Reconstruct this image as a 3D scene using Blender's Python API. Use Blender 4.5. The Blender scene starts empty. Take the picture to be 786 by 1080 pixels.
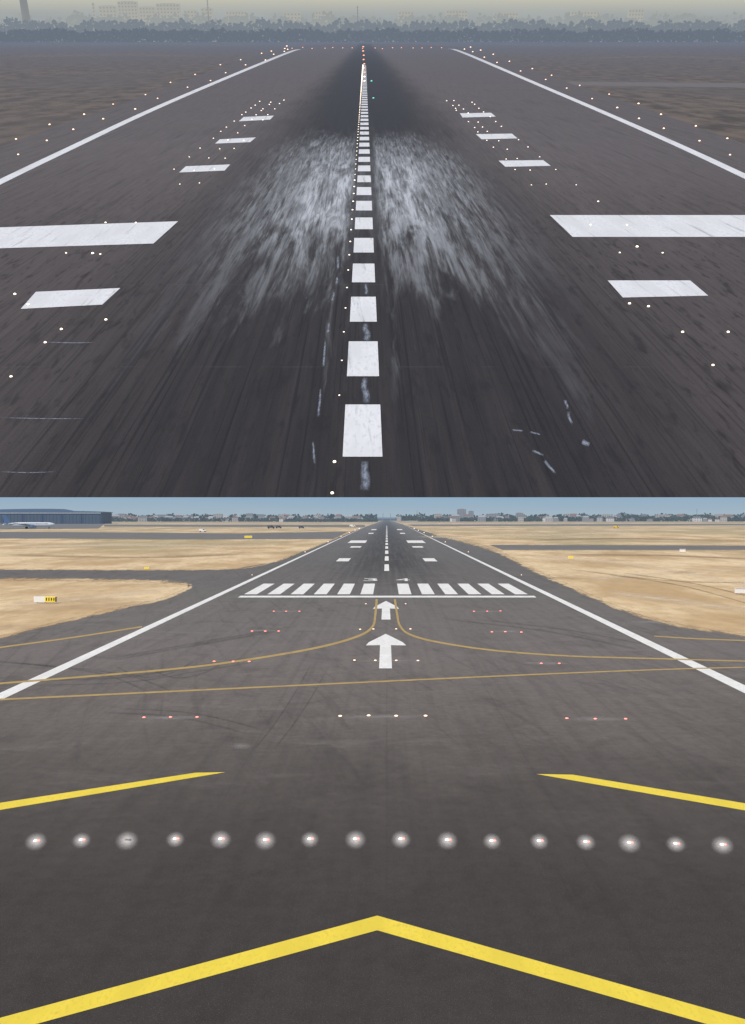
import bpy, math, random
from mathutils import Matrix, Vector
random.seed(7)
scene=bpy.context.scene
col=scene.collection
F=950.0; HZ=545.0; CX=393.0; H=13.0
# ---------- camera
cd=bpy.data.cameras.new("camera"); cam=bpy.data.objects.new("camera",cd); col.objects.link(cam)
cam.location=(0,0,H); cam.rotation_euler=(math.radians(90),0,0)
cd.sensor_fit='VERTICAL'; cd.sensor_height=36; cd.lens=F/1080*36
cd.shift_y=5/1080; cd.clip_start=0.5; cd.clip_end=3e6
scene.camera=cam
scene.view_settings.view_transform='Standard'
try: scene.view_settings.look='None'
except Exception: pass
# ---------- world + sun
S=Vector((-.42,-.6,.80)).normalized()
el=math.asin(S.z); rot=math.atan2(S.x,S.y)
w=bpy.data.worlds.new("World"); scene.world=w; w.use_nodes=True
nt=w.node_tree
sky=nt.nodes.new("ShaderNodeTexSky"); sky.sky_type='NISHITA'; sky.sun_disc=False
sky.sun_elevation=el; sky.sun_rotation=rot; sky.dust_density=2.0
bg=nt.nodes["Background"]; bg.inputs[1].default_value=0.10
nt.links.new(sky.outputs[0],bg.inputs[0])
ld=bpy.data.lights.new("sun",'SUN'); ld.energy=3.7; ld.angle=math.radians(.5); ld.color=(1,.95,.88)
lo=bpy.data.objects.new("sun",ld); col.objects.link(lo)
lo.rotation_euler=S.to_track_quat('Z','Y').to_euler()

# ---------- the two places: ground frames
TA=(HZ-40)/F; AL=math.atan(TA)
WU=3000*(524.5-40)/F; SC=WU/12.0
MU=Matrix.Translation((0,0,H-WU))@Matrix.Rotation(AL,4,'X')@Matrix.Scale(SC,4)
KU=12*F/math.cos(AL)
def U(px,py):
    dy=max(py-40,0.5); return (12*(px-CX)/dy, KU/dy)
def L(px,py):
    dy=max(py-HZ,0.3); return (H*(px-CX)/dy, F*H/dy)
ML=Matrix.Identity(4)
NEARU=KU/(524.5-40)

# ---------- node helper
class NB:
    def __init__(s,name):
        s.m=bpy.data.materials.new(name); s.m.use_nodes=True; s.t=s.m.node_tree; s.n=s.t.nodes; s.l=s.t.links
        s.b=s.n["Principled BSDF"]; s.out=s.n["Material Output"]
        s.b.inputs["Roughness"].default_value=.85
        s.b.inputs["Specular IOR Level"].default_value=.25
        tc=s.n.new("ShaderNodeTexCoord"); sp=s.n.new("ShaderNodeSeparateXYZ"); s.l.new(tc.outputs["Object"],sp.inputs[0])
        s.x,s.y,s.z=sp.outputs; s.obj=tc.outputs["Object"]
    def put(s,sock,v):
        if isinstance(v,bpy.types.NodeSocket): s.l.new(v,sock)
        elif isinstance(v,(tuple,list)):
            sock.default_value=tuple(v)+((1,) if len(v)==3 and len(sock.default_value)==4 else ())
        else: sock.default_value=v
    def M(s,op,a,b=0,c=0,clamp=False):
        n=s.n.new("ShaderNodeMath"); n.operation=op; n.use_clamp=clamp
        s.put(n.inputs[0],a); s.put(n.inputs[1],b); s.put(n.inputs[2],c); return n.outputs[0]
    def vec(s,x,y,z=0.0):
        n=s.n.new("ShaderNodeCombineXYZ"); s.put(n.inputs[0],x);s.put(n.inputs[1],y);s.put(n.inputs[2],z); return n.outputs[0]
    def sv(s,kx,ky,x=None):
        return s.vec(s.M('MULTIPLY',s.x if x is None else x,kx),s.M('MULTIPLY',s.y,ky))
    def noise(s,v,sc=1,det=4,ro=.55,dist=0):
        n=s.n.new("ShaderNodeTexNoise"); s.put(n.inputs["Vector"],v); n.inputs["Scale"].default_value=sc
        n.inputs["Detail"].default_value=det; n.inputs["Roughness"].default_value=ro; n.inputs["Distortion"].default_value=dist
        return n.outputs["Fac"]
    def sm(s,v,a,b,o0=0.0,o1=1.0):
        n=s.n.new("ShaderNodeMapRange"); n.interpolation_type='SMOOTHSTEP'
        s.put(n.inputs[0],v); n.inputs[1].default_value=a; n.inputs[2].default_value=b; n.inputs[3].default_value=o0; n.inputs[4].default_value=o1
        return n.outputs[0]
    def mix(s,f,a,b,mode='MIX'):
        n=s.n.new("ShaderNodeMix"); n.data_type='RGBA'; n.blend_type=mode
        s.put(n.inputs[0],f); s.put(n.inputs[6],a); s.put(n.inputs[7],b); return n.outputs[2]
    def haze(s,fac,colr,alpha=None):
        e=s.n.new("ShaderNodeEmission"); s.put(e.inputs[0],colr)
        mx=s.n.new("ShaderNodeMixShader"); s.put(mx.inputs[0],fac)
        s.l.new(s.b.outputs[0],mx.inputs[1]); s.l.new(e.outputs[0],mx.inputs[2])
        o=mx.outputs[0]
        if alpha is not None:
            tr=s.n.new("ShaderNodeBsdfTransparent"); m2=s.n.new("ShaderNodeMixShader"); s.put(m2.inputs[0],alpha)
            s.l.new(tr.outputs[0],m2.inputs[1]); s.l.new(o,m2.inputs[2]); o=m2.outputs[0]
        s.l.new(o,s.out.inputs[0])
    def color(s,c): s.put(s.b.inputs["Base Color"],c)
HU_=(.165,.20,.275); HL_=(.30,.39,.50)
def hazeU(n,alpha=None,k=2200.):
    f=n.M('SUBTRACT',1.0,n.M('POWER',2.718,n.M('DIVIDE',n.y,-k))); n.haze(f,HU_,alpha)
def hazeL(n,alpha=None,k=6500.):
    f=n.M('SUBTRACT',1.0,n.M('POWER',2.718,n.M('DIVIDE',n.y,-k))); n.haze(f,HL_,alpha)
def plain(name,c,rough=.7,var=.12,sc=2.0,metal=0,haze=0,hc=HL_):
    n=NB(name); nf=n.noise(n.obj,sc)
    n.color(n.mix(nf,tuple(v*(1-var) for v in c),tuple(min(1,v*(1+var)) for v in c)))
    n.b.inputs["Roughness"].default_value=rough; n.b.inputs["Metallic"].default_value=metal
    if haze: n.haze(haze,hc)
    return n.m
def emis(name,c,st):
    n=NB(name); n.color(c); n.b.inputs["Emission Color"].default_value=tuple(c)+(1,)
    nf=n.noise(n.obj,5.0); n.l.new(n.M('MULTIPLY_ADD',nf,st*.3,st*.85),n.b.inputs["Emission Strength"]); return n.m

# upper pavement -------------------------------------------------
def upper_asphalt():
    n=NB("worn_rubbered_asphalt")
    ax=n.M('MULTIPLY_ADD',n.y,.00744,n.x); aa=n.M('ABSOLUTE',ax)
    st1=n.noise(n.sv(1.6,.05,ax),1.0,6,.62)
    st2=n.noise(n.sv(6.,.16,ax),1.0,6,.68)
    st3=n.noise(n.sv(3.6,.15,ax),1.0,6,.66,.35)
    st4=n.noise(n.sv(1.2,.09,ax),1.0,5,.62,.6)
    st5=n.noise(n.sv(8.,.035,ax),1.0,4,.6,.1)
    big=n.noise(n.sv(.3,.04,ax),1.0,4)
    fine=n.noise(n.sv(25,8),1.0,3,.7)
    e=n.M('MULTIPLY_ADD',big,7.,aa); e=n.M('MULTIPLY_ADD',st1,4.,e)
    D=n.sm(e,10,22,1,0)
    D=n.M('MULTIPLY',D,n.sm(st1,.25,.6,.75,1.0))
    outer=n.mix(n.sm(n.y,40,110),(.070,.061,.064),(.100,.090,.097))
    c=n.mix(D,outer,(.0215,.020,.0235))
    c=n.mix(n.sm(st2,.35,.68,0,.5),c,n.mix(.5,c,(.0,.0,.0)))
    c=n.mix(n.sm(st2,.55,.8,0,.3),c,(.085,.082,.092))
    c=n.mix(n.sm(st1,.5,.75,0,.4),c,(.014,.013,.017))
    # thin tyre streaks, densest near the middle
    tk=n.M('MULTIPLY',n.sm(st5,.52,.64,0,.75),n.sm(aa,6,17,1,.25)); c=n.mix(tk,c,(.009,.009,.012))
    # soft dark stains
    bl=n.noise(n.sv(1.9,.36,ax),1.0,3,.6,.3)
    c=n.mix(n.M('MULTIPLY',n.sm(bl,.54,.70,0,.62),n.sm(n.y,50,90,1,0)),c,(.012,.011,.014))
    bl2=n.noise(n.sv(3.4,.55,ax),1.0,3,.6,.2)
    c=n.mix(n.M('MULTIPLY',n.sm(bl2,.57,.70,0,.55),n.sm(n.y,60,120,1,.0)),c,(.012,.011,.014))
    sheen=n.M('MULTIPLY',n.sm(aa,3,12,1,0),n.sm(n.y,60,200,0,.45))  # bluish sheen painted into the asphalt colour towards the far middle
    c=n.mix(sheen,c,(.034,.040,.054))
    dk=n.M('MULTIPLY',n.sm(n.M('MULTIPLY_ADD',st1,6.,aa),4,17,1,0),n.M('MULTIPLY',n.sm(n.y,90,170),n.sm(n.y,400,1100,.6,.1)))
    c=n.mix(dk,c,(.015,.017,.024))
    # scrubbed pale zones, patchy
    yw=n.M('MULTIPLY_ADD',n.M('SUBTRACT',st4,.5),60.,n.M('MULTIPLY_ADD',n.M('SUBTRACT',big,.5),40.,n.y))
    mb=n.M('MULTIPLY',n.sm(yw,40,72),n.sm(yw,96,135,1,0))
    mb2=n.M('MULTIPLY',n.sm(yw,50,76),n.sm(yw,88,120,1,0))
    ed=n.M('MULTIPLY_ADD',st4,6.,n.M('MULTIPLY_ADD',big,5.,aa))
    ma=n.M('MULTIPLY',n.sm(ed,9.,17.5,1,0),n.sm(aa,.7,1.3,.12,1))
    wn=n.M('MULTIPLY_ADD',st3,.45,n.M('MULTIPLY_ADD',st2,.25,n.M('MULTIPLY',st4,.30)))
    edge=n.M('MULTIPLY',mb,ma)
    wm=n.M('MULTIPLY',edge,n.sm(wn,.41,.60,0.03,.66))
    cl=n.noise(n.sv(.45,.05,ax),1.0,5,.6,.8)
    core=n.M('MULTIPLY',n.M('MULTIPLY',mb2,n.M('MULTIPLY',n.sm(aa,3.,9.5,1,0),n.sm(aa,.7,1.4,.15,1))),n.sm(wn,.36,.57,.12,.92))
    core=n.M('MULTIPLY',core,n.sm(cl,.36,.56,.35,1.0))
    wm=n.M('MAXIMUM',wm,core)
    c=n.mix(wm,c,(.44,.48,.54))
    c=n.mix(n.M('MULTIPLY',n.M('MULTIPLY',mb,n.sm(ed,9,20,1,0)),n.sm(st4,.52,.62,0,.5)),c,(.016,.016,.022))
    c=n.mix(n.sm(fine,.3,.7,0,.35),c,n.mix(.5,c,(0,0,0)))
    j=n.M('PINGPONG',n.y,6.2); jm=n.sm(j,0.0,.05,.3,0)
    c=n.mix(n.M('MULTIPLY',jm,n.sm(n.noise(n.vec(n.M('MULTIPLY',n.x,.5),n.y),1.0,2),.45,.6)),c,(.10,.10,.11))
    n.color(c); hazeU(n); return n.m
def upper_field():
    n=NB("dry_scrub_field"); a=n.noise(n.sv(.25,.09),1.0,6,.65)
    b=n.noise(n.sv(.03,.006),1.0,4)
    c=n.mix(n.sm(a,.35,.65),(.042,.034,.030),(.115,.090,.074)); c=n.mix(n.sm(b,.4,.65,0,.6),c,(.075,.066,.064))
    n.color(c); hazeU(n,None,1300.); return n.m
def upper_tax():
    n=NB("pale_taxiway_asphalt"); a=n.noise(n.sv(1,.1),1.0,4)
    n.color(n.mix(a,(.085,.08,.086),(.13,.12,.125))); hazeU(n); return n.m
def paint(name,c,under,hz,wear=.5,sx=4.,sy=1.,rub=0):
    n=NB(name)
    a=n.noise(n.sv(sx,sy),1.0,7,.72)
    b=n.noise(n.sv(.8,.2),1.0,3)
    f=n.sm(n.M('MULTIPLY_ADD',b,.35,a),.66,.95,0,wear)
    g=n.mix(n.sm(b,.3,.7),tuple(v*.86 for v in c),c)
    g=n.mix(f,g,under)
    if rub:
        r=n.noise(n.sv(3.2,.12,n.M('MULTIPLY_ADD',n.y,.05,n.x)),1.0,5,.65,.3); g=n.mix(n.sm(r,.56,.72,0,rub),g,(.10,.10,.11))
    n.color(g); n.b.inputs["Roughness"].default_value=.6; hz(n); return n.m
# lower pavement -------------------------------------------------
def lower_asphalt():
    n=NB("runway_asphalt")
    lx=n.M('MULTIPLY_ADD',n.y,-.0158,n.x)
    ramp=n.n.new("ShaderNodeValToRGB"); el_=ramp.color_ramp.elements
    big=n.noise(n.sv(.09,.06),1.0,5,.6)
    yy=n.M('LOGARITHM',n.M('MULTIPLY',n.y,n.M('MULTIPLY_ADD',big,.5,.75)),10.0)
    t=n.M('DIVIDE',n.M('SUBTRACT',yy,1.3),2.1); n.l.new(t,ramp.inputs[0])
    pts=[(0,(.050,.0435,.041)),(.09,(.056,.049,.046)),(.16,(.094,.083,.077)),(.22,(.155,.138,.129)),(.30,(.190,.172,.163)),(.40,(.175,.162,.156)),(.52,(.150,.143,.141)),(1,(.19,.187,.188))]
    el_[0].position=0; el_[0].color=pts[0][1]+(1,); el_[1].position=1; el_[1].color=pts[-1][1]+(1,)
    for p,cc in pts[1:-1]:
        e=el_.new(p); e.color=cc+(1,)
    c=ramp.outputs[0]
    st=n.noise(n.sv(1.1,.018,lx),1.0,6,.65)
    c=n.mix(n.sm(st,.4,.7,0,.36),c,n.mix(.5,c,(.02,.02,.02)))
    rb=n.M('MULTIPLY',n.sm(n.M('ABSOLUTE',lx),3,19,1,0),n.sm(n.y,120,260,0,.8))
    c=n.mix(n.M('MULTIPLY',rb,n.sm(st,.3,.6,.5,1)),c,(.035,.035,.040))
    sc=n.noise(n.sv(.8,.05,n.M('MULTIPLY_ADD',n.y,.22,n.x)),1.0,7,.7,.8)
    c=n.mix(n.sm(sc,.5,.72,0,.35),c,(.05,.046,.045))
    sc2=n.noise(n.sv(.10,.30),1.0,7,.7,.5)
    c=n.mix(n.M('MULTIPLY',n.sm(sc2,.50,.75,0,.35),n.sm(n.y,33,55)),c,(.26,.24,.225))
    sc3=n.noise(n.sv(.22,.16),1.0,6,.65,1.2)
    c=n.mix(n.sm(sc3,.50,.68,0,.38),c,n.mix(.55,c,(.02,.018,.018)))
    mid=n.noise(n.obj,1.6,6,.7); c=n.mix(n.sm(mid,.35,.7,.0,.30),c,n.mix(.6,c,(0,0,0)))
    fine=n.noise(n.obj,22,3,.8); c=n.mix(n.sm(fine,.3,.7,.0,.45),c,n.mix(.65,c,(.0,.0,.0)))
    sp=n.noise(n.obj,38,2,.5); c=n.mix(n.sm(sp,.58,.72,.0,.45),c,(.20,.19,.18))
    jx=n.M('PINGPONG',lx,3.75); c=n.mix(n.sm(jx,.0,.06,.2,0),c,(.03,.03,.03))
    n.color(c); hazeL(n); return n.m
def sand_color(n):
    a=n.noise(n.sv(.05,.022),1.0,7,.62); b=n.noise(n.sv(.5,.2),1.0,6,.7); g=n.noise(n.sv(.012,.006),1.0,5,.6)
    c=n.mix(n.sm(a,.38,.62),(.47,.325,.175),(.70,.55,.35))
    c=n.mix(n.sm(b,.42,.68,0,.5),c,(.36,.26,.14))
    gf=n.M('MULTIPLY',n.sm(g,.44,.58,0,.6),n.sm(n.y,150,380))
    c=n.mix(gf,c,(.30,.26,.14))
    h=n.noise(n.sv(.02,.03),1.0,6,.7,.6); c=n.mix(n.sm(h,.52,.66,0,.5),c,(.32,.23,.145))
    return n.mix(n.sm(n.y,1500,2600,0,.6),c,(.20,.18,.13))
def sand():
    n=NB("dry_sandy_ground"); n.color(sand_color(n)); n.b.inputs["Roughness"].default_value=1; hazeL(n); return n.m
def lower_tax():
    n=NB("taxiway_asphalt"); a=n.noise(n.sv(.1,.05),1.0,5)
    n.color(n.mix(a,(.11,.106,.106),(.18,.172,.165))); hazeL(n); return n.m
def soft(name,c,amt,hz,sx=3.,sy=3.,lo_=.3,hi_=.65):
    n=NB(name); at=n.n.new("ShaderNodeAttribute"); at.attribute_name="fade"
    a=n.noise(n.sv(sx,sy),1.0,6,.7)
    f=n.M('MULTIPLY',n.M('MULTIPLY',at.outputs["Fac"],n.sm(a,lo_,hi_,.35,1.0)),amt)
    n.color(c); hz(n,f); return n.m
def sand_edge():
    n=NB("blown_sand"); at=n.n.new("ShaderNodeAttribute"); at.attribute_name="fade"
    a=n.noise(n.sv(.5,.12),1.0,7,.75); n.color(sand_color(n))
    f=n.sm(n.M('ADD',at.outputs["Fac"],n.M('MULTIPLY',n.M('SUBTRACT',a,.5),3.0)),.45,1.0,0,.9); f=n.M('MULTIPLY',f,n.sm(at.outputs["Fac"],0,.3)); hazeL(n,f); return n.m

MAT_UA=upper_asphalt(); MAT_UF=upper_field(); MAT_UT=upper_tax()
MAT_UW=paint("worn_white_paint",(.58,.60,.65),(.12,.12,.13),hazeU,.4,7.,2.2,.5)
MAT_LA=lower_asphalt(); MAT_S=sand(); MAT_LT=lower_tax(); MAT_SE=sand_edge()
MAT_LW=paint("white_paint",(.80,.80,.79),(.2,.19,.19),hazeL,.4,3,1)
MAT_LY=paint("yellow_paint",(.80,.63,.07),(.25,.2,.06),hazeL,.35,9,4)
MAT_LYT=paint("faded_yellow_paint",(.44,.31,.12),(.18,.15,.10),hazeL,.8,1.2,.6)
MAT_SKID=soft("tyre_rubber",(.04,.038,.038),.26,hazeL,1.2,.4)
MAT_SMEAR=soft("pale_concrete_smear",(.40,.38,.37),.5,hazeL,.8,1.2)
MAT_CRACK=soft("pale_crack_filler",(.34,.40,.52),.55,hazeU,9,2.2,.40,.58)

# ---------- mesh helpers
def tag(o,kind=None,label=None,cat=None,group=None):
    if kind:o["kind"]=kind
    if label:o["label"]=label
    if cat:o["category"]=cat
    if group:o["group"]=group
def mk(name,verts,faces,mat,M=ML,parent=None,loc=None,kind=None,label=None,cat=None,group=None,smooth=False):
    me=bpy.data.meshes.new(name); me.from_pydata(verts,[],faces); me.update()
    for m in (mat if isinstance(mat,list) else [mat]): me.materials.append(m)
    if smooth:
        for p in me.polygons: p.use_smooth=True
    o=bpy.data.objects.new(name,me); col.objects.link(o)
    if parent: o.parent=parent
    else: o.matrix_world=M if loc is None else M@Matrix.Translation(loc)
    tag(o,kind,label,cat,group); return o
def poly(name,pts,fr,z,mat,parent=None,M=ML,**k):
    v=[fr(*p)+(z,) for p in pts]
    return mk(name,v,[tuple(range(len(v)))],mat,M,parent,**k)
def cat_rom(P,n=8):
    out=[]
    for i in range(len(P)-1):
        p0=P[max(i-1,0)];p1=P[i];p2=P[i+1];p3=P[min(i+2,len(P)-1)]
        for k in range(n):
            t=k/n
            out.append(tuple(.5*((2*p1[j])+(-p0[j]+p2[j])*t+(2*p0[j]-5*p1[j]+4*p2[j]-p3[j])*t*t+(-p0[j]+3*p1[j]-3*p2[j]+p3[j])*t**3) for j in range(2)))
    out.append(tuple(P[-1])); return out
def setfade(o,fd):
    at=o.data.attributes.new("fade",'FLOAT','POINT')
    for i,q in enumerate(fd): at.data[i].value=q
def ribbon(name,P,t0,t1,fr,z,mat,parent,n=8,fade=False,M=ML,**k):
    C=cat_rom(P,n); v=[];fd=[];N=len(C)
    cols=5 if fade else 2
    for i,(x,y) in enumerate(C):
        a=C[max(i-1,0)];b=C[min(i+1,N-1)]; dx,dy=b[0]-a[0],b[1]-a[1]; l=math.hypot(dx,dy) or 1
        nx,ny=(-dy/l,dx/l)
        t=t0+(t1-t0)*i/(N-1)
        for c in range(cols):
            q=(c/(cols-1)-.5)*t
            v.append(fr(x+nx*q,y+ny*q)+(z,))
            fd.append((1-abs(c/(cols-1)*2-1))**.7*min(1,i/2.5,(N-1-i)/2.5) if fade else 1)
    f=[]
    for i in range(N-1):
        for c in range(cols-1):
            a=i*cols+c; f.append((a,a+1,a+cols+1,a+cols))
    o=mk(name,v,f,mat,M,parent,**k)
    if fade: setfade(o,fd)
    return o
def softdisc(name,fr,cx,cy,rx,ry,z,mat,parent,M=ML,**k):
    v=[fr(cx,cy)+(z,)];fd=[1.0];R=6;A=20
    for r in range(1,R+1):
        for a in range(A):
            th=2*math.pi*a/A
            v.append(fr(cx+rx*r/R*math.cos(th),cy+ry*r/R*math.sin(th))+(z,)); fd.append((1-r/R)**1.1)
    f=[(0,1+a,1+(a+1)%A) for a in range(A)]
    for r in range(R-1):
        for a in range(A):
            f.append((1+r*A+a,1+(r+1)*A+a,1+(r+1)*A+(a+1)%A,1+r*A+(a+1)%A))
    o=mk(name,v,f,mat,M,parent,**k); setfade(o,fd)
    return o
import bmesh
class MB:
    def __init__(s): s.v=[];s.f=[];s.mi=[]
    def box(s,c,d,mi=0):
        b=len(s.v); x,y,z=c; a,e,h=d[0]/2,d[1]/2,d[2]/2
        s.v+=[(x-a,y-e,z-h),(x+a,y-e,z-h),(x+a,y+e,z-h),(x-a,y+e,z-h),(x-a,y-e,z+h),(x+a,y-e,z+h),(x+a,y+e,z+h),(x-a,y+e,z+h)]
        for q in [(0,3,2,1),(4,5,6,7),(0,1,5,4),(1,2,6,5),(2,3,7,6),(3,0,4,7)]: s.f.append(tuple(b+i for i in q)); s.mi.append(mi)
    def lathe(s,prof,c=(0,0,0),axis='z',n=12,mi=0,cap=True):
        b=len(s.v)
        for r,h in prof:
            for i in range(n):
                t=2*math.pi*i/n; p=(r*math.cos(t),r*math.sin(t),h)
                if axis=='x': p=(h,p[0],p[1])
                if axis=='y': p=(p[0],h,p[1])
                s.v.append(tuple(p[j]+c[j] for j in range(3)))
        for k in range(len(prof)-1):
            for i in range(n):
                j=(i+1)%n; s.f.append((b+k*n+i,b+k*n+j,b+(k+1)*n+j,b+(k+1)*n+i)); s.mi.append(mi)
        if cap:
            s.f.append(tuple(b+i for i in reversed(range(n)))); s.mi.append(mi)
            s.f.append(tuple(b+(len(prof)-1)*n+i for i in range(n))); s.mi.append(mi)
    def prism(s,pts,off,mi=0):
        b=len(s.v); n=len(pts); s.v+=[tuple(p) for p in pts]+[tuple(p[j]+off[j] for j in range(3)) for p in pts]
        s.f.append(tuple(b+i for i in range(n))); s.mi.append(mi)
        s.f.append(tuple(b+n+i for i in reversed(range(n)))); s.mi.append(mi)
        for i in range(n):
            j=(i+1)%n; s.f.append((b+i,b+n+i,b+n+j,b+j)); s.mi.append(mi)
    def obj(s,name,mat,M=ML,parent=None,smooth=False,**k):
        o=mk(name,s.v,s.f,mat,M,parent,smooth=smooth,**k)
        for p,i in zip(o.data.polygons,s.mi): p.material_index=i
        bm=bmesh.new(); bm.from_mesh(o.data); bmesh.ops.recalc_face_normals(bm,faces=bm.faces); bm.to_mesh(o.data); bm.free()
        return o

# =====================================================================
# UPPER PLACE : old rubber-stained runway
# =====================================================================
b_far=KU/4.0
mk("ground",[(-3500,NEARU,0),(3500,NEARU,0),(3500,b_far,0),(-3500,b_far,0)],[(0,1,2,3)],MAT_UF,MU,kind="structure",label="dark brown scrub field beside the old runway",cat="ground")
BE=524.5
outl=[(345,46),(300,51),(250,66),(190,87),(120,113),(60,133),(0,155),(-60,178),(-700,420),(-700,BE)]
outr=[(430,46),(490,50),(560,74),(620,94),(700,121),(786,152),(850,178),(1500,420),(1500,BE)]
rwU=poly("runway",outl[::1]+outr[::-1],U,.004,MAT_UA,M=MU,kind="structure",label="old dark runway with rubber streaks and scrubbed patches",cat="runway")
poly("taxiway",[(585,86),(900,88.5),(900,94),(604,90)],U,.0035,MAT_UT,M=MU,kind="structure",label="pale taxiway strip crossing the scrub field",cat="taxiway")
poly("taxiway",[(0,88),(0,91),(-200,100),(-200,92)],U,.006,MAT_UT,M=MU,kind="structure",label="pale taxiway strip crossing the scrub field",cat="taxiway")
MAT_FS=soft("pale_dry_grass",(.17,.14,.12),.6,hazeU,.3,.02)
for P,t in [([(0,60),(120,58),(230,60)],4),([(0,74),(90,77),(180,74)],3),([(600,62),(700,60),(800,63)],4),([(660,104),(720,106),(800,110)],4),([(0,110),(40,112),(90,108)],5),([(0,48),(150,47),(290,48)],3),([(500,47),(650,48),(800,47)],3)]:
    ribbon("grass_strip",P,t,t,U,.0025,MAT_FS,None,fade=True,M=MU,kind="structure",label="pale dry grass strip in the scrub field",cat="grass")
ZM=.012
def markU(name,pts): return poly(name,pts,U,ZM,MAT_UW,parent=rwU)
def line_strip(name,C,w0,w1,parent,fr,z,mat):
    v=[];P=cat_rom(C,6);N=len(P)
    for i,(x,y) in enumerate(P):
        t=(w0+(w1-w0)*i/(N-1))/2
        v+= [fr(x-t,y)+(z,),fr(x+t,y)+(z,)]
    return mk(name,v,[(2*i,2*i+1,2*i+3,2*i+2) for i in range(N-1)],mat,parent=parent)
line_strip("edge_line",[(-60,223),(0,192),(75,156),(150,120.5),(225,88),(300,57),(316,52)],14,3.5,rwU,U,ZM,MAT_UW)
line_strip("edge_line",[(850,217),(786,186),(715,153),(640,120),(565,88),(490,56),(474,51.5)],14,3.5,rwU,U,ZM,MAT_UW)
i=0
while True:
    q0=1/442.0+i*.000538; q1=q0+.000322
    y0=40+1/q0; y1=40+1/q1
    if y0-40<14: break
    w0=.0475*(y0-40);w1=.0475*(y1-40); c0=382.5+ (482-y0)/442*2.5; c1=382.5+(482-y1)/442*2.5
    markU("centre_line_dash",[(c0-w0,y0),(c0+w0,y0),(c1+w1,y1),(c1-w1,y1)]); i+=1
    if i>60: break
for P in [[(-60,243),(0,240),(188,233.5),(162,257),(0,262),(-60,264)],[(580,227),(850,227),(850,250),(604,250)],
          [(38,308),(127,304),(108,321.5),(22,326)],[(641,296),(728,296),(747,312),(657,314)],
          [(196,175.5),(243,173.5),(237,180),(189,182)],[(232,147),(270,145),(264,150),(227,151.5)],[(257,123.5),(289,122),(285,126.2),(252,128)],
          [(485,119.5),(518,119),(523,123),(488,124)],[(502,141.5),(540,141),(546,146),(508,147)],[(526,169.5),(573,169),(581,175),(533,176)]]:
    markU("touchdown_marking",P)
def crack(P,t=4.0): ribbon("crack_filler",P,t,t*.7,U,.016,MAT_CRACK,rwU,n=4,fade=True)
rc=random.Random(3)
def jag(P,j=2.0):
    out=[]
    for i in range(len(P)-1):
        for t in (0,.33,.66): out.append((P[i][0]+(P[i+1][0]-P[i][0])*t+rc.uniform(-j,j),P[i][1]+(P[i+1][1]-P[i][1])*t))
    return out+[P[-1]]
crack(jag([(386,518),(385,486)],3),12); crack(jag([(386,426),(386,398)],2.5),9); crack(jag([(387,360),(386,341)],2),8); crack(jag([(386,311),(386,299)],1),4)
for P in [[(332,490),(330,466)],[(336,440),(338,410)],[(341,388),(343,360)],[(346,352),(347,340)],[(351,318),(352,308)],[(355,300),(355.5,292)],[(356,285),(357,270)]]: crack(jag(P,.5),3.4)
for P,t in [([(596,422),(598,432)],4),([(599,434),(604,448)],4),([(562,476),(574,481)],3.5),([(574,486),(586,500)],4),([(614,466),(622,470)],7),([(540,454),(552,455)],2.5),([(558,456),(570,459)],2.5)]: crack(jag(P,1.2),t)
crack([(45,361),(75,362),(100,361.5)],1.3); crack([(0,441),(50,442),(90,442)],1.2); crack([(0,498),(30,499),(60,498)],1.2)
# lights
E_W=emis("warm_white_lamp",(1,.84,.66),2.2); E_O=emis("orange_lamp",(1,.36,.2),1.6); E_G=emis("green_lamp",(.12,.7,.55),1.0)
E_R=emis("red_white_lamp",(1,.24,.18),1.9); E_P=emis("pale_lamp",(1,.80,.76),2.4); E_C=emis("amber_white_lamp",(1,.66,.46),2.0)
MT=plain("cast_metal",(.22,.22,.23),.5,.2,6,.6)
def light_mesh(name,lens):
    b=MB()
    b.lathe([(1.25,0),(1.2,.12),(1.0,.3)],n=12,mi=0)
    b.lathe([(.95,.3),(.9,.75),(.55,1.05),(.15,1.15)],n=12,mi=1)
    o=b.obj(name,[MT,lens]); me=o.data; bpy.data.objects.remove(o); return me
LM={'w':light_mesh("runway_light_mesh",E_W),'o':light_mesh("runway_light_mesh",E_O),'g':light_mesh("runway_light_mesh",E_G),'r':light_mesh("runway_light_mesh",E_R),'c':light_mesh("runway_light_mesh",E_C)}
def lightU(px,py,r,kind,name,label,group):
    s=r*12/(py-40); x,y=U(px,py)
    o=bpy.data.objects.new(name,LM[kind]); col.objects.link(o)
    o.matrix_world=MU@Matrix.Translation((x,y,.01))@Matrix.Scale(s,4)
    tag(o,None,label,"runway light",group)
q=1/481.0; i=0
while i<115:
    dy=1/(q+i*.00019*(1.5)); y=40+dy
    if dy<28: break
    x=385-.0715*dy
    if i==1: x,y=353,488
    lightU(x,y,1.8 if i<2 else (.85 if dy>150 else .55),'w',"centre_line_light","small inset light along the runway centre line","runway centre line lights"); i+=1
for rowk in (-1.27,-1.12,-1.0,1.0,1.09,1.27):
    j=0
    qq=1/228.0
    while j<24:
        dy=1/(qq+j*.00070)
        if dy<66: break
        y=40+dy+random.uniform(-1.5,1.5); x=385+rowk*(y-20)+random.uniform(-1,1)
        if random.random()>.12 and not(abs(rowk)==1.0 and j<3): lightU(x,y,1.0 if j<3 else .65,'w',"touchdown_zone_light","small white inset light in the old runway","touchdown zone lights")
        j+=1
for p in [(112,338),(65,348),(48,362),(12,398),(30,322),(664,321),(684,324),(720,351),(768,351),(752,386),(16,311),(98,268),(672,261)]:
    lightU(p[0],p[1],1.5,'w',"touchdown_zone_light","bright white inset light in the old runway","touchdown zone lights")
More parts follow.
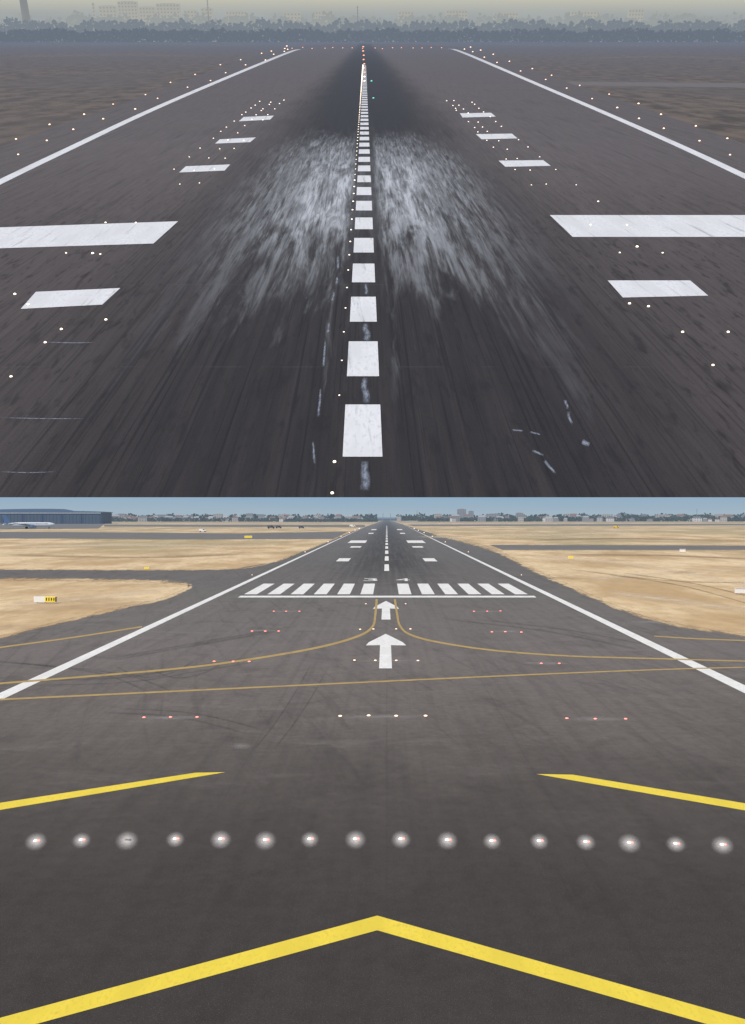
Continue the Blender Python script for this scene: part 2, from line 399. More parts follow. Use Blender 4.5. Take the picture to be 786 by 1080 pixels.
def along(P,n,pw=1.3):
    C=cat_rom(P,20); out=[]
    for i in range(n):
        t=1-(1-i/(n-1))**pw; out.append(C[int(t*(len(C)-1))])
    return out
for P,nn in (([(-10,176),(60,146),(130,119),(200,92),(260,69),(306,53)],15),([(-10,158),(60,131),(130,107),(200,82),(260,61),(306,50)],14),
          ([(796,172),(715,140),(640,110),(560,79),(490,53)],14),([(796,158),(715,127),(640,100),(560,72),(500,51)],13)):
    for (x,y) in along(P,nn):
        lightU(x+random.uniform(-4,4),y+random.uniform(-1,1),1.1 if y>110 else .8,'c',"edge_light","warm edge light beside the old runway","runway edge lights")
for i in range(16):
    lightU(310+i*10.5+random.uniform(-2,2),51+random.uniform(-.8,.8),.6,'o',"runway_end_light","orange light at the runway end","runway end lights")
for i in range(9):
    lightU(384+random.uniform(-.8,1.2),50+i*4.5,1.0,'o' if i<7 else 'w',"approach_light","orange approach light on the runway centre line","approach lights")
for p in [(392,86),(394,104)]: lightU(p[0],p[1],1.0,'g',"guidance_light","greenish guidance light beside the centre line","guidance lights")

# upper backdrop: tree belts, buildings
def leaf_belt(name,fr_xy,M,mat,count,size,label,cat="trees",seed=1):
    r=random.Random(seed); v=[];f=[]
    for i in range(count):
        x,y,base,h=fr_xy(r); z=base+h*r.random()**.8
        s=size*r.uniform(.5,1.4)
        for kx in range(2):
            th=r.uniform(0,math.pi); b=len(v); n=5
            for a in range(n):
                t=2*math.pi*a/n; rr=s*r.uniform(.5,1.2)
                v.append((x+rr*math.cos(t)*math.cos(th),y+rr*math.cos(t)*math.sin(th)*.6,max(0.01,z+rr*math.sin(t)*.75)))
            f.append(tuple(range(b,b+n)))
    return mk(name,v,f,mat,M,kind="stuff",label=label,cat=cat)
def foliage(name,c,hz,hc,sc=.08):
    n=NB(name); a=n.noise(n.obj,sc,5,.7); n.color(n.mix(n.sm(a,.35,.65),tuple(q*.45 for q in c),tuple(q*1.5 for q in c))); n.haze(hz,hc); return n.m
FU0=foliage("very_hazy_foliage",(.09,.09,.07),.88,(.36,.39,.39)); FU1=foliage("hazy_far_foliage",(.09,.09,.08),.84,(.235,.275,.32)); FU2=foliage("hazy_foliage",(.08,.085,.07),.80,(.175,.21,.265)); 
def hp(px,s):
    return .55+.2*math.sin(px*.11+s)*math.sin(px*.037+s*2)+.15*math.sin(px*.43+s*3+2*math.sin(px*.19))+.1*math.sin(px*1.1+s)
def beltU(ytop,bdist,s,x0=-60,x1=850):
    m=12*bdist/KU
    def g(r):
        px=r.uniform(x0,x1); h=max(1,40-ytop)*m
        return ((px-CX)*m,bdist+r.uniform(-40,0),0,h*(.45+.55*hp(px,s)))
    return g
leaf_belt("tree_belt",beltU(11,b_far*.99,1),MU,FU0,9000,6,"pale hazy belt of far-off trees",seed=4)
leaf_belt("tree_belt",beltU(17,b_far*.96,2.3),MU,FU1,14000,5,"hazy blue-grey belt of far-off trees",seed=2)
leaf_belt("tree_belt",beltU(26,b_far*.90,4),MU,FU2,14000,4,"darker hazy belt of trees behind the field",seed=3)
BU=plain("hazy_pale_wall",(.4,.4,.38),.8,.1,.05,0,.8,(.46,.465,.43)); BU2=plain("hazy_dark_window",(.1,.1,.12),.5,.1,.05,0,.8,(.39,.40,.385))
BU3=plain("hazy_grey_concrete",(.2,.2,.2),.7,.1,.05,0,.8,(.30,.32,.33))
m_=12*b_far*.995/KU
def blockU(px0,px1,ytop,label,cat="building",name="apartment_block"):
    b=MB(); w_=(px1-px0)*m_; h=(40-ytop)*m_
    b.box((0,0,h/2),(w_,20,h),0); b.box((0,0,h+.8),(w_*.6,18,1.6),0)
    nx=max(2,int(w_/9)); nz=max(2,int(h/9))
    for a in range(nx):
        for c in range(nz): b.box((-w_/2+(a+.5)*w_/nx,-10.1,(c+.5)*h/nz),(w_/nx*.45,.4,h/nz*.4),1)
    x=((px0+px1)/2-CX)*m_
    b.obj(name,[BU,BU2],MU,loc=(x,b_far*1.0,0),label=label,cat=cat)
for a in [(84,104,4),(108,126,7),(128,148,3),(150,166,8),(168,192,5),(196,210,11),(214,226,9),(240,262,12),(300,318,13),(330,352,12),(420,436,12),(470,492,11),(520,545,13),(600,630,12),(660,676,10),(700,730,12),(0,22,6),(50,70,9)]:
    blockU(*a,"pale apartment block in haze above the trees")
b=MB(); h=(40+6)*m_; b.lathe([(5.5*m_*.9,0),(5*m_*.8,h*.5),(4.4*m_*.8,h*.95),(5*m_*.8,h*.955),(4.8*m_*.8,h)],n=16,mi=0); b.lathe([(4.9*m_*.8,h*.84),(4.8*m_*.8,h*.87)],n=16,mi=1)
b.obj("chimney",[BU3,BU],MU,loc=((37-CX)*m_,b_far*.98,0),smooth=True,label="tall hazy chimney standing above the trees",cat="chimney")
for px,yt in [(228,2),(378,8)]:
    b=MB(); h=(40-yt)*m_; b.lathe([(1.8,0),(1.0,h)],n=8); 
    for zz in (.8,.88,.95): b.box((0,0,h*zz),(6,1,1.0))
    b.obj("mast",[BU3],MU,loc=((px-CX)*m_,b_far*.96,0),label="thin grey lattice mast above the tree line",cat="mast")
n=NB("hazy_evening_sky"); t=n.sm(n.z,60,150); wv=n.noise(n.vec(n.M('MULTIPLY',n.x,.002),n.M('MULTIPLY',n.z,.01)),1.0,4)
cc=n.mix(t,(.34,.37,.38),(.62,.59,.46)); cc=n.mix(n.sm(wv,.35,.7,0,.3),cc,(.46,.50,.50)); n.haze(1.0,cc)
v=[]
for i in range(25):
    th=math.radians(-60+5*i); x=5200*math.sin(th); y=b_far*1.02-5200+5200*math.cos(th)
    v+=[(x,y,-30),(x,y,900)]
f=[(2*i,2*i+2,2*i+3,2*i+1) for i in range(24)]
mk("sky",v,f,n.m,MU,kind="structure",label="cream coloured hazy sky above the trees",cat="sky")

# =====================================================================
# LOWER PLACE : renewed runway
# =====================================================================
mk("ground",[(-9000,-40,0),(9000,-40,0),(40000,60000,0),(-40000,60000,0)],[(0,1,2,3)],MAT_S,kind="structure",label="dry sandy airfield ground",cat="ground")
n=NB("pale_blue_sky"); t=n.sm(n.z,0,1500); wv=n.noise(n.vec(n.M('MULTIPLY',n.x,.00006),n.M('MULTIPLY',n.z,.0006)),1.0,4)
cc=n.mix(t,(.36,.46,.54),(.27,.41,.55)); cc=n.mix(n.sm(wv,.35,.7,0,.25),cc,(.40,.49,.56)); n.haze(1.0,cc)
v=[]
for i in range(33):
    th=math.radians(-70+140*i/32); x=58000*math.sin(th); y=58000*math.cos(th); v+=[(x,y,-100),(x,y,5000)]
mk("sky",v,[(2*i,2*i+2,2*i+3,2*i+1) for i in range(32)],n.m,kind="structure",label="pale blue hazy sky above the far town",cat="sky")
lo_out=[(404,549.2),(373,560),(345,571.5),(318,582),(288,593),(243,600.5),(120,601),(-60,600),(-900,600),(-900,611),(0,611),(150,612.5),(197,616),(199,620),(170,632),(120,643),(60,657),(0,672),(-60,690),(-900,860),(-900,1140)]
ro_out=[(412,549.2),(450,561),(505,575),(530,584),(560,600),(600,618),(650,640),(700,656),(740,663),(786,670),(850,680),(1800,800),(1800,1140)]
rwL=poly("runway",lo_out+ro_out[::-1],L,.004,MAT_LA,kind="structure",label="dark grey resurfaced runway with fresh white and yellow paint",cat="runway")
for P in [[(-200,560.5),(60,561),(250,562.5),(368,560.5),(352,568.5),(200,569),(60,568),(-200,567)],
          [(110,553.2),(385,553.6),(385,556),(110,555.4)],[(-100,551.5),(112,551.5),(104,557.5),(-100,559)],
          [(516,574.5),(900,576),(900,580),(530,580)],[(430,553.2),(900,552.3),(900,553.8),(436,555)]]:
    poly("taxiway",P,L,.008,MAT_LT,kind="structure",label="grey asphalt taxiway strip crossing the sand",cat="taxiway")
for P,t in [([(373,560),(345,571.5),(318,582),(288,593),(243,600),(120,601),(-60,600)],2.2),([(-60,611.5),(0,611),(150,612.5),(195,616),(199,620),(170,632),(120,643),(60,657),(0,672),(-60,690)],6),
            ([(450,561),(505,575),(530,584),(560,600),(600,618),(650,640),(700,656),(740,663),(786,670),(850,680)],7),([(530,580.3),(700,580.5),(850,580.5)],1.5),([(516,574.5),(700,575),(850,575.7)],1.2),([(-60,567.5),(60,568.4),(200,569.2),(350,568.8)],1.2)]:
    ribbon("blown_sand",P,t,t,L,.011,MAT_SE,None,fade=True,n=10,kind="structure",label="wind-blown sand fringe along the asphalt edge",cat="sand")
MAT_TR=soft("pale_dirt_track",(.74,.62,.45),.7,hazeL,.3,.3)
MAT_DK=soft("dark_dirt_track",(.28,.20,.12),.6,hazeL,.3,.3)
for P,t,m in [([(560,588),(640,592),(720,604),(800,620)],5,MAT_TR),([(620,612),(680,606),(800,600)],4,MAT_TR),([(640,625),(700,632),(800,645)],7,MAT_TR),([(600,585),(700,586),(800,590)],2.5,MAT_DK),([(0,640),(80,632),(180,622)],6,MAT_TR),([(0,585),(150,588),(260,584)],3,MAT_DK),([(0,577),(150,575),(300,577)],3,MAT_TR),
              ([(640,606),(720,618),(800,640)],1.6,MAT_DK),([(655,604),(735,616),(800,632)],1.4,MAT_DK),([(600,600),(700,612),(800,615)],1.5,MAT_DK),([(560,570),(660,568),(800,571)],2.5,MAT_DK),([(440,566),(520,566),(700,560)],2,MAT_TR)]:
    ribbon("dirt_track",P,t,t,L,.0155,m,None,fade=True,kind="structure",label="faint dirt track worn across the sand",cat="track")
Z=.012
def wl(name,pts): return poly(name,pts,L,Z,MAT_LW,parent=rwL)
def lx(xh,dy): return 408+xh*dy
wl("edge_line",[(-60,759),(-60,767),(0,739),(lx(-2.17,5),550),(lx(-2.12,5),550),(0,731)])
wl("edge_line",[(850,755),(850,763),(786,731.5),(lx(2.14,5),550),(lx(2.08,5),550),(786,723)])
wl("threshold_bar",[(251,630.2),(566,630.2),(563.5,628.4),(254,628.4)])
for side in (-1,1):
    for i in range(6):
        a=.155+.30*i+(.02 if side<0 else 0); b=a+.165
        y0,y1=626.8,615.6
        wl("threshold_stripe",[(lx(side*a,y0-545),y0),(lx(side*b,y0-545),y0),(lx(side*b,y1-545),y1),(lx(side*a,y1-545),y1)])
def glyph(ch,px,py0,wpx,hpx):
    cu=bpy.data.curves.new("num",'FONT'); cu.body=ch; cu.align_x='CENTER'
    o=bpy.data.objects.new("num",cu); col.objects.link(o); bpy.context.view_layer.update()
    dg=bpy.context.evaluated_depsgraph_get(); me=bpy.data.meshes.new_from_object(o.evaluated_get(dg))
    xs=[v.co.x for v in me.vertices]; ys=[v.co.y for v in me.vertices]
    x0,x1,y0,y1=min(xs),max(xs),min(ys),max(ys)
    A=L(px,py0); B=L(px,py0-hpx); sx=wpx*(H/(py0-HZ))
    for v in me.vertices:
        tt=(v.co.y-y0)/(y1-y0); Y=A[1]+(B[1]-A[1])*tt; cxp=A[0]+(B[0]-A[0])*tt
        v.co=(cxp+((v.co.x-x0)/(x1-x0)-.5)*sx,Y,Z)
    me.materials.clear(); me.materials.append(MAT_LW)
    g=bpy.data.objects.new("runway_number",me); col.objects.link(g); g.parent=rwL
    bpy.data.objects.remove(o)
glyph("3",391,612.8,15,2.8); glyph("4",425,612.8,15,2.8)
Yd=216
for i in range(22):
    dy0=F*H/Yd; dy1=F*H/(Yd+30); 
    if dy0<6: break
    wl("centre_line_dash",[(lx(-.045,dy0),545+dy0),(lx(.045,dy0),545+dy0),(lx(.045,dy1),545+dy1),(lx(-.045,dy1),545+dy1)]); Yd+=50
for yy,hh,xa,xb in [(592,3.2,-1.14,-.86),(572.6,2.6,-1.50,-.82),(577.5,1.4,-1.2,-.85),(563,1.0,-1.1,-.8),(559,.9,-1.2,-.8)]:
    for sd in (-1,1):
        y0=yy;y1=yy-hh
        wl("touchdown_marking",[(lx(sd*xa,y0-545),y0),(lx(sd*xb,y0-545),y0),(lx(sd*xb,y1-545),y1),(lx(sd*xa,y1-545),y1)])
wl("arrow_marking",[(400,705),(413.5,705),(412.5,680.5),(428.5,680.8),(425,677.5),(407,668.5),(389,677.5),(386,680.8),(401,680.5)])
wl("arrow_marking",[(402.5,653.5),(412,653.5),(411.3,641.8),(421,642.2),(419,639.8),(407.3,633.8),(395.5,639.8),(393.5,642.2),(403,641.8)])
def yl(P,t0,t1,m=MAT_LYT,name="taxi_line",n=8): return ribbon(name,P,t0,t1,L,Z+.004,m,rwL,n=n)
yl([(-60,726),(0,721),(100,713),(200,704),(280,693),(340,682),(378,671),(393,661),(396,648),(397.5,632)],1.8,2.4)
yl([(850,699),(786,697.5),(700,695),(600,692),(520,686),(460,677),(432,669),(422,660),(419,648),(416.5,632)],1.1,2.4)
yl([(-60,741),(0,738),(200,728.5),(400,719),(600,710),(740,705),(850,703)],2.0,1.0)
yl([(-60,691),(0,683),(80,672),(150,661)],1.6,1.4)
yl([(690,671),(740,674),(850,678)],1.2,1.2)
poly("chevron_marking",[(398,966),(440,977.9),(786,1075.5),(860,1096),(860,1113),(786,1092),(440,993.5),(398,981.5),(356,993),(0,1091),(-60,1107),(-60,1090),(0,1074),(356,977.5)],L,Z,MAT_LY,parent=rwL)
poly("chevron_marking",[(238,814.6),(206,815.2),(0,847),(-80,859.5),(-80,867),(0,854.5)],L,Z,MAT_LY,parent=rwL)
poly("chevron_marking",[(566,816.6),(604,817.2),(786,847.5),(860,860),(860,867.5),(786,855)],L,Z,MAT_LY,parent=rwL)
rk=random.Random(5)
base=[[(0,715),(120,712),(200,700),(260,690)],[(270,790),(290,765),(310,735),(330,700)],
 [(0,700),(60,705),(130,715),(180,735)],[(120,752),(200,757),(275,775)],[(120,690),(220,672),(320,655)],[(480,655),(590,668),(700,690)],[(140,700),(170,712),(200,708),(225,695)]]
for B in base:
    for kx in range(2):
        off=(rk.uniform(-20,20),rk.uniform(-6,6))
        P=[(x+off[0],y+off[1]+kx*3) for x,y in B]
        ribbon("tyre_mark",P,rk.uniform(1.5,3),rk.uniform(1.5,3),L,.0085,MAT_SKID,rwL,n=7,fade=True)
for (x,y,rx,ry) in [(178,757,48,2.6),(404,756,52,2.6),(628,758.5,46,2.8),(245,697.5,28,1.6),(575,699.5,30,1.8),(408,697,38,1.4),(280,665,22,1.3),(534,666,24,1.3),(690,656,40,2.0),(302,645,18,1.0),(514,645,20,1.0),(255,787,14,4)]:
    softdisc("concrete_smear",L,x,y,rx,ry,.0095,MAT_SMEAR,rwL)
def lightL(px,py,r,mesh,name,label,group,flat=.5):
    s=r*H/(py-HZ); x,y=L(px,py)
    o=bpy.data.objects.new(name,mesh); col.objects.link(o); o.matrix_world=Matrix.Translation((x,y,.018))@Matrix.Diagonal((s,s,s*flat,1))
    tag(o,None,label,"runway light",group); return o
xs=[38,86,134,185,233,280,327,375,423,472,519,569,618,664,713,762]; ys=[887,886,886,885,885,886,885,885,885,886,887,887,888,889,890,891]
n=NB("painted_glow_halo"); at=n.n.new("ShaderNodeAttribute"); at.attribute_name="fade"  # lamp glow painted into the fading colour of a pale infill disc
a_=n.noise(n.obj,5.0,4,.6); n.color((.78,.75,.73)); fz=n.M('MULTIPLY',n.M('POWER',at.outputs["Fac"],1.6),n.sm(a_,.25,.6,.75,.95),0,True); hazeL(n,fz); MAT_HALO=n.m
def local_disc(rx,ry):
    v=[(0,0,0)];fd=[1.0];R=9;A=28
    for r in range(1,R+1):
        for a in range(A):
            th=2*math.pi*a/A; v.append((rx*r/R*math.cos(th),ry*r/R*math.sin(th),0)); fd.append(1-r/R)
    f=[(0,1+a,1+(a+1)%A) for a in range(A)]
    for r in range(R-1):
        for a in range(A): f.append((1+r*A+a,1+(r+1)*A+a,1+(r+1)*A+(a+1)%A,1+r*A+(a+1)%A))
    me=bpy.data.meshes.new("glow_patch"); me.from_pydata(v,[],f); me.materials.append(MAT_HALO)
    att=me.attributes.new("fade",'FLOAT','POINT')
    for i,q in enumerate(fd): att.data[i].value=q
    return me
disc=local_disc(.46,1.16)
def part(b,name,m):
    o=b.obj(name,[m]); me=o.data; bpy.data.objects.remove(o); return me
bb=MB(); bb.lathe([(.13,0),(.128,.006),(.10,.014)],n=20); meH=part(bb,"housing",plain("pale_housing",(.45,.43,.42),.6,.2,6,.2))
ML_=[]
for m in (E_P,E_R,plain("unlit_lens",(.25,.22,.22),.2)):
    bb=MB(); bb.lathe([(.075,.012),(.07,.03),(.05,.045),(.015,.05)],n=16); ML_.append(part(bb,"lens",m))
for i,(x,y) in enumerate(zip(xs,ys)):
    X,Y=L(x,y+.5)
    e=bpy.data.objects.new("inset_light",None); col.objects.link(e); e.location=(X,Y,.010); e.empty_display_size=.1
    tag(e,None,"unlit inset light in pale patch with painted glow" if i==2 else "lit white inset light in pale patch with painted glow","runway light","row of inset approach lights")
    for nm,me,z,dx in (("glow_patch",disc,.001,0),("housing",meH,.004,0),("lens",ML_[2] if i==2 else ML_[0],.004,-.02),("lens",ML_[2] if i==2 else ML_[1],.003,.09)):
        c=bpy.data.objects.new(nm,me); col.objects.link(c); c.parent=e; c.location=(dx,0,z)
        if nm=="glow_patch": 
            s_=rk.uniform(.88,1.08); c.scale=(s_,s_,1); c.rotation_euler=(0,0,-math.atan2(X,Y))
rows=[(757,[152,180,208],'r',1.8),(755.5,[359,389,418,449],'c',2.0),(758.5,[598,628,660],'r',1.8),(698,[226,246,263],'r',1.6),(697,[374,396,418,441],'c',1.4),(700,[571,590],'r',1.5),
      (666,[266,280,294],'r',1.4),(664,[380,394,418,433],'c',1.2),(667,[519,533,550],'r',1.4),(645,[289,302,316],'r',1.1),(645,[500,514,528],'r',1.1),(637,[386,428],'c',.9)]
for y,X,kk,r in rows:
    for x in X: lightL(x,y+random.uniform(-.3,.3),r,LM[kk],"inset_light","reddish lit inset light in grey asphalt" if kk=='r' else "warm white lit inset light in grey asphalt","inset lights across the pavement")
for i in range(7):
    dy=F*H/(200+i*130)
    for sd in (-1,1):
        lightL(408+sd*2.3*dy,545+dy,.55,LM['c'],"edge_light","small lamp beside the white edge line","runway edge lights",1.0)

# ---- airfield signs
MY=plain("sign_yellow",(.80,.62,.04),.5,.05); MK=plain("sign_black",(.02,.02,.02),.5,.1); MWS=plain("sign_white",(.7,.7,.68),.5,.06); MG=plain("galvanised_leg",(.35,.35,.36),.5,.1,3,.5)
def sign(px,py,wpx,hpx,style,label):
    mpp=H/(py-HZ); w_=wpx*mpp; h=hpx*mpp; X,Y=L(px,py)
    e=bpy.data.objects.new("airfield_sign",None); col.objects.link(e); e.location=(X,Y,0); tag(e,None,label,"sign")
    lg=h*.22
    b=MB(); b.box((0,0,lg+(h-lg)/2),(w_,.25*max(1,h/1.2),h-lg)); b.obj("cabinet",[MWS],parent=e)
    fy=-.13*max(1,h/1.2)
    if style=='mix':
        b=MB(); b.box((w_*.24,fy,lg+(h-lg)/2),(w_*.5,.02,(h-lg)*.92),0)
        for kx in range(4): b.box((w_*(.06+.11*kx),fy-.015,lg+(h-lg)*.5),(w_*.05,.01,(h-lg)*.55),1)
        b.obj("sign_face",[MY,MK],parent=e)
        b=MB(); b.box((w_*.47,fy-.015,lg+(h-lg)*.5),(w_*.05,.012,(h-lg)*.9)); b.obj("sign_border",[MK],parent=e)
    elif style=='yellow':
        b=MB(); b.box((0,fy,lg+(h-lg)/2),(w_*.94,.02,(h-lg)*.9)); b.obj("sign_face",[MY],parent=e)
    else:
        b=MB(); b.box((0,fy,lg+(h-lg)*.85),(w_*.94,.02,(h-lg)*.12)); b.obj("sign_border",[MG],parent=e)
    for sx in (-.35,0,.35):
        b=MB(); b.box((sx*w_,0,lg/2),(.08*max(1,h),.08,lg)); b.obj("leg",[MG],parent=e)
sign(48,636.5,24,7.5,'mix',"white and yellow airfield sign with black characters on sand")
sign(262,568,8,3,'yellow',"small yellow airfield sign on sandy ground")
sign(782,627,14,7,'white',"white equipment cabinet sign standing on sand")
sign(602,590,5,3.5,'yellow',"small yellow airfield sign on sandy ground")
sign(720,583,6,4,'white',"small white airfield sign beside the taxiway")
sign(155,601,5,3,'yellow',"small yellow airfield sign on sandy ground")

# ---- hangar
HB=plain("dark_blue_cladding",(.02,.045,.10),.5,.15,.03,0,.16); HR=plain("blue_roof",(.06,.11,.20),.5,.1,.03,0,.16); HD=plain("hangar_door_panel",(.04,.065,.11),.5,.1,.05,0,.16); HWt=plain("pale_fascia",(.45,.5,.55),.5,.05,.05,0,.15)
def at_dist(px,Y): return ((px-CX)*Y/F,Y)
Yh=1650; mp=Yh/F; X,_=at_dist(46,Yh); e=bpy.data.objects.new("hangar",None); col.objects.link(e); e.location=(X,Yh,0)
tag(e,None,"long dark blue aircraft hangar with pale roof edge","hangar")
w_=124*mp; hh=15*mp
b=MB(); b.box((0,30,hh*.4),(w_,60,hh*.8)); b.obj("wall",[HB],parent=e)
b=MB(); pts=[(-w_/2-2,-2,hh*.8)]+[(-w_/2-2+(w_+4)*i/12,-2,hh*.8+math.sin(math.pi*(i/12))**.6*hh*.10+ (hh*.16 if i<8 else hh*.03)) for i in range(13)]+[(w_/2+2,-2,hh*.8)]
b.prism(pts,(0,64,0)); b.obj("roof",[HR],parent=e)
for i in range(6):
    b=MB(); b.box((-w_/2+w_*(i+.5)/6,-.6,hh*.33),(w_/6*.86,.8,hh*.64))
    for kx in range(5): b.box((-w_/2+w_*(i+.5)/6-w_/6*.36+kx*w_/6*.18,-1.2,hh*.33),(.6,.6,hh*.64))
    b.obj("door",[HD],parent=e)
b=MB(); b.box((0,-1.2,hh*.76),(w_*.98,.8,hh*.05)); b.obj("fascia",[HWt],parent=e)

# ---- airliner
AW=plain("aircraft_white",(.60,.63,.67),.35,.04,.1,0,.2); AB=plain("aircraft_blue",(.03,.09,.22),.4,.1,.1,0,.2); AG=plain("aircraft_grey",(.28,.30,.33),.4,.1,.1,.3,.2)
def airliner(px,py,s,yaw,label):
    X,Y=L(px,py); e=bpy.data.objects.new("airliner",None); col.objects.link(e)
    tag(e,None,label,"airplane"); e.matrix_world=Matrix.Translation((X,Y,0))@Matrix.Rotation(yaw,4,'Z')@Matrix.Scale(s,4)
    b=MB(); b.lathe([(.2,-30),(.9,-27),(1.8,-21),(2.6,-14),(2.8,-8),(2.8,20),(2.6,25),(2.0,28),(1.1,30),(.3,31)],c=(0,0,5),axis='x',n=18); b.obj("fuselage",[AW],parent=e,smooth=True)
    b=MB(); b.prism([(-27.5,-.3,7),(-20,-.3,7.6),(-26,-.3,17),(-30,-.3,17)],(0,.6,0)); b.obj("tail_fin",[AB],parent=e)
    for sd in (-1,1):
        b=MB(); b.prism([(8,sd*2,3.9),(-4,sd*2,3.9),(-12,sd*29,6.2),(-9,sd*29,6.2)],(0,0,.6)); b.obj("wing",[AG],parent=e)
        b=MB(); b.prism([(-23,sd*1,6),(-28,sd*1,6),(-31,sd*10,6.6),(-29,sd*10,6.6)],(0,0,.4)); b.obj("tailplane",[AG],parent=e)
        b=MB(); b.lathe([(1.2,-2.5),(1.6,0),(1.7,2),(1.4,3)],c=(5,sd*10,2.6),axis='x',n=14); b.obj("engine",[AB],parent=e,smooth=True)
        b=MB(); b.lathe([(.3,1),(.3,3)],c=(-2,sd*4,0),n=8); b.lathe([(1,-.4),(1,.4)],c=(-2,sd*4,1),axis='y',n=14,mi=0); b.obj("landing_gear",[MK],parent=e)
    b=MB(); b.lathe([(.25,.8),(.25,3)],c=(24,0,0),n=8); b.lathe([(.7,-.3),(.7,.3)],c=(24,0,.7),axis='y',n=12); b.obj("landing_gear",[MK],parent=e)
    b=MB(); b.box((0,0,5.9),(46,5.62*.98,.5)); b.obj("window_row",[MK],parent=e)
airliner(30,557.5,.9,math.radians(12),"white airliner with blue tail parked before the hangar")
airliner(-22,556.5,.8,math.radians(-20),"white airliner with blue tail parked on the apron")

VW=plain("vehicle_white",(.7,.7,.7),.4,.05,1,0,.1); VD=plain("vehicle_dark",(.05,.05,.06),.4,.1,1,0,.15); VYm=plain("vehicle_yellow",(.7,.5,.05),.4,.05,1,0,.1)
def vehicle(px,py,m,label,s=1.0):
    X,Y=L(px,py); e=bpy.data.objects.new("service_vehicle",None); col.objects.link(e); tag(e,None,label,"vehicle"); e.location=(X,Y,0); e.scale=(s,s,s)
    b=MB(); b.prism([(-3,-1.1,.6),(3,-1.1,.6),(3,-1.1,1.5),(2.2,-1.1,1.7),(1.4,-1.1,2.6),(-3,-1.1,2.7)],(0,2.2,0)); b.obj("body",[m],parent=e)
    b=MB(); b.prism([(.2,-1.12,1.7),(1.9,-1.12,1.7),(1.3,-1.12,2.4),(.2,-1.12,2.4)],(0,2.24,0)); b.obj("window",[MK],parent=e)
    for sx in (-2,2):
        for sy in (-1,1):
            b=MB(); b.lathe([(.5,-.15),(.5,.15)],c=(sx,sy*1.05,.5),axis='y',n=14); b.obj("wheel",[MK],parent=e)
vehicle(286,557.5,VD,"dark service truck parked by the taxiway",1.3); vehicle(294,557.2,VD,"dark service truck parked by the taxiway",1.1); vehicle(372,556,VW,"white service van near the taxiway",1.2)
vehicle(214,561,VW,"white service van near the taxiway",1.0); vehicle(650,557,VYm,"yellow service vehicle on sandy ground",1.0); vehicle(318,557.3,VD,"dark service truck parked by the taxiway",1.0)

# ---- far town
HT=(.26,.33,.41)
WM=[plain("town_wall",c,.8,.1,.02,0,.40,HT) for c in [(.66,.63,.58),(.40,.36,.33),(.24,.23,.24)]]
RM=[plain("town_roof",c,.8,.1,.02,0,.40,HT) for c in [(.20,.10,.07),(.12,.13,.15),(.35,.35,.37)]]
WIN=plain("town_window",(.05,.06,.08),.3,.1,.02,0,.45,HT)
meshes=[]
for wi in range(3):
    for ri in range(3):
        b=MB(); w0,d0,h0=14,11,7+wi*1.5
        b.box((0,0,h0/2),(w0,d0,h0),0); b.prism([(-w0/2-.6,-d0/2-.6,h0),(w0/2+.6,-d0/2-.6,h0),(w0/2-1.5,0,h0+3.2),(-w0/2+1.5,0,h0+3.2)],(0,.01,0),1)
        b.prism([(-w0/2-.6,d0/2+.6,h0),(w0/2+.6,d0/2+.6,h0),(w0/2-1.5,0.02,h0+3.2),(-w0/2+1.5,0.02,h0+3.2)],(0,.01,0),1)
        for a in range(3):
            for c in range(2): b.box((-4.4+a*4.4,-d0/2-.02,2+c*3.3),(1.6,.1,1.5),2)
        o=b.obj("house",[WM[wi],RM[ri],WIN]); meshes.append(o.data); bpy.data.objects.remove(o)
rh=random.Random(11)
for i in range(240):
    Y=rh.uniform(2350,2920); px=rh.uniform(-30,820) if i%3 else rh.choice([rh.uniform(100,380),rh.uniform(520,780)])
    if 380<px<440 and rh.random()<.8: px+=80
    X,_=at_dist(px,Y); o=bpy.data.objects.new("house",rh.choice(meshes)); col.objects.link(o); s=rh.uniform(.6,1.25)
    o.matrix_world=Matrix.Translation((X,Y,0))@Matrix.Rotation(rh.uniform(-.5,.5),4,'Z')@Matrix.Diagonal((s*rh.uniform(.8,1.5),s,s*rh.uniform(.9,1.5),1))
    tag(o,None,"small pale town house beyond the airfield","house","far town houses")
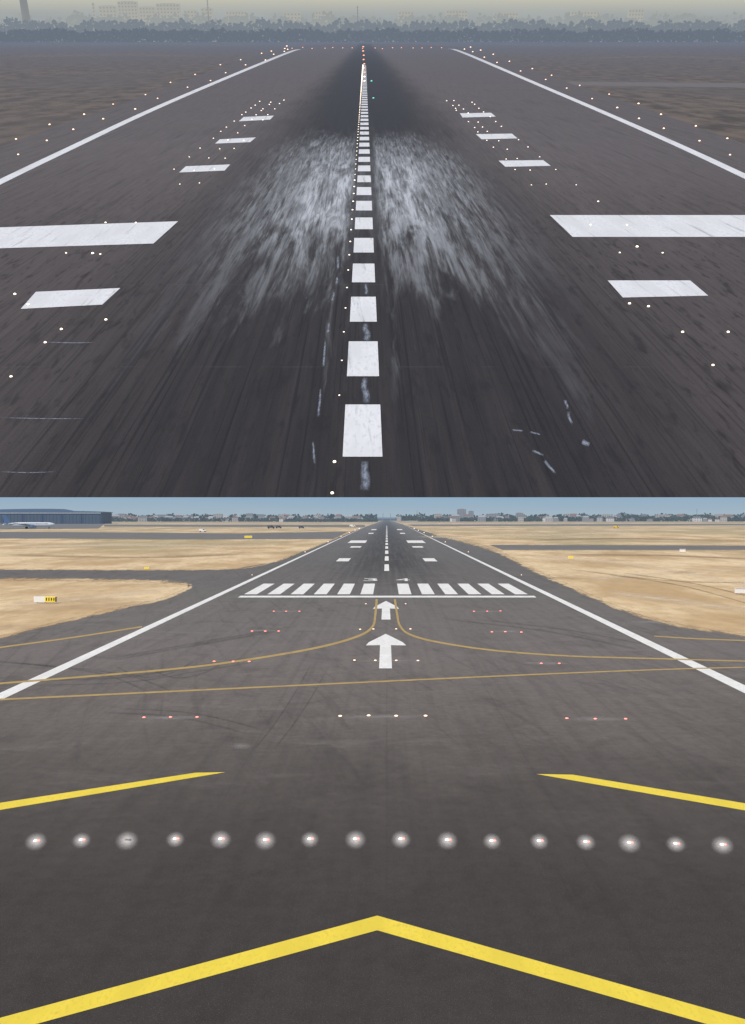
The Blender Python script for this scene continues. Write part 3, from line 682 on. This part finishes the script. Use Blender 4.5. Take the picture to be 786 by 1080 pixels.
def block(px,wpx,ytop,Y,mi,label):
    mp=Y/F; w_=wpx*mp; h=(HZ-ytop)*mp+H; b=MB(); b.box((0,0,h/2),(w_,16,h),0); b.box((0,0,h+.6),(w_*.5,8,1.2),0)
    nx=max(3,int(w_/5)); nz=max(3,int(h/4))
    for a in range(nx):
        for c in range(nz): b.box((-w_/2+(a+.5)*w_/nx,-8.05,(c+.5)*h/nz),(w_/nx*.5,.2,h/nz*.45),1)
    X,_=at_dist(px,Y); b.obj("apartment_block",[WM[mi],WIN],loc=(X,Y,0),label=label,cat="building")
for a in [(487,9,537,2800,2),(497,5,539,2780,2),(462,8,542,2750,1),(520,14,542,2820,2),(548,7,541,2820,2),(300,12,542.5,2800,1),(230,9,542,2850,1),(170,16,543,2800,2),(335,8,543,2790,1),(640,10,542.5,2830,1),(700,16,543,2800,1),(760,12,542.5,2800,1),(128,10,542,2830,2),(600,8,542,2830,1)]:
    block(*a,"grey multi-storey block on the far horizon")
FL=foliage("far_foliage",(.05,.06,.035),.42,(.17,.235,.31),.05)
def beltL(x0,x1,ytop,Y0,s):
    mp=Y0/F
    def g(r):
        px=r.uniform(x0,x1); h=((HZ-ytop)*mp+H)*(.3+.7*hp(px*2,s))
        return ((px-CX)*mp,Y0+r.uniform(-30,0),0,h)
    return g
for i,(x0,x1,yt,Y0,c) in enumerate([(-60,398,541,2960,9000),(418,850,540.5,2960,9000),(560,850,543.2,2500,4000),(100,300,545,2400,1800),(440,560,544.5,2450,1800),(300,398,546,2300,1200)]):
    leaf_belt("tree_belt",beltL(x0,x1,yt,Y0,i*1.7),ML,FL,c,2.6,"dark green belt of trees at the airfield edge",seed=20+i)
for px,yt in [(404,541),(412,541.5),(735,536),(440,538),(88,538)]:
    b=MB(); Y=2600; mp=Y/F; h=(HZ-yt)*mp+H; b.lathe([(.9,0),(.4,h)],n=6); b.box((0,0,h*.9),(5,.6,.6)); b.box((0,0,h*.75),(4,.6,.6))
    X,_=at_dist(px,Y); b.obj("mast",[WM[2]],loc=(X,Y,0),label="thin grey mast on the far horizon",cat="mast")
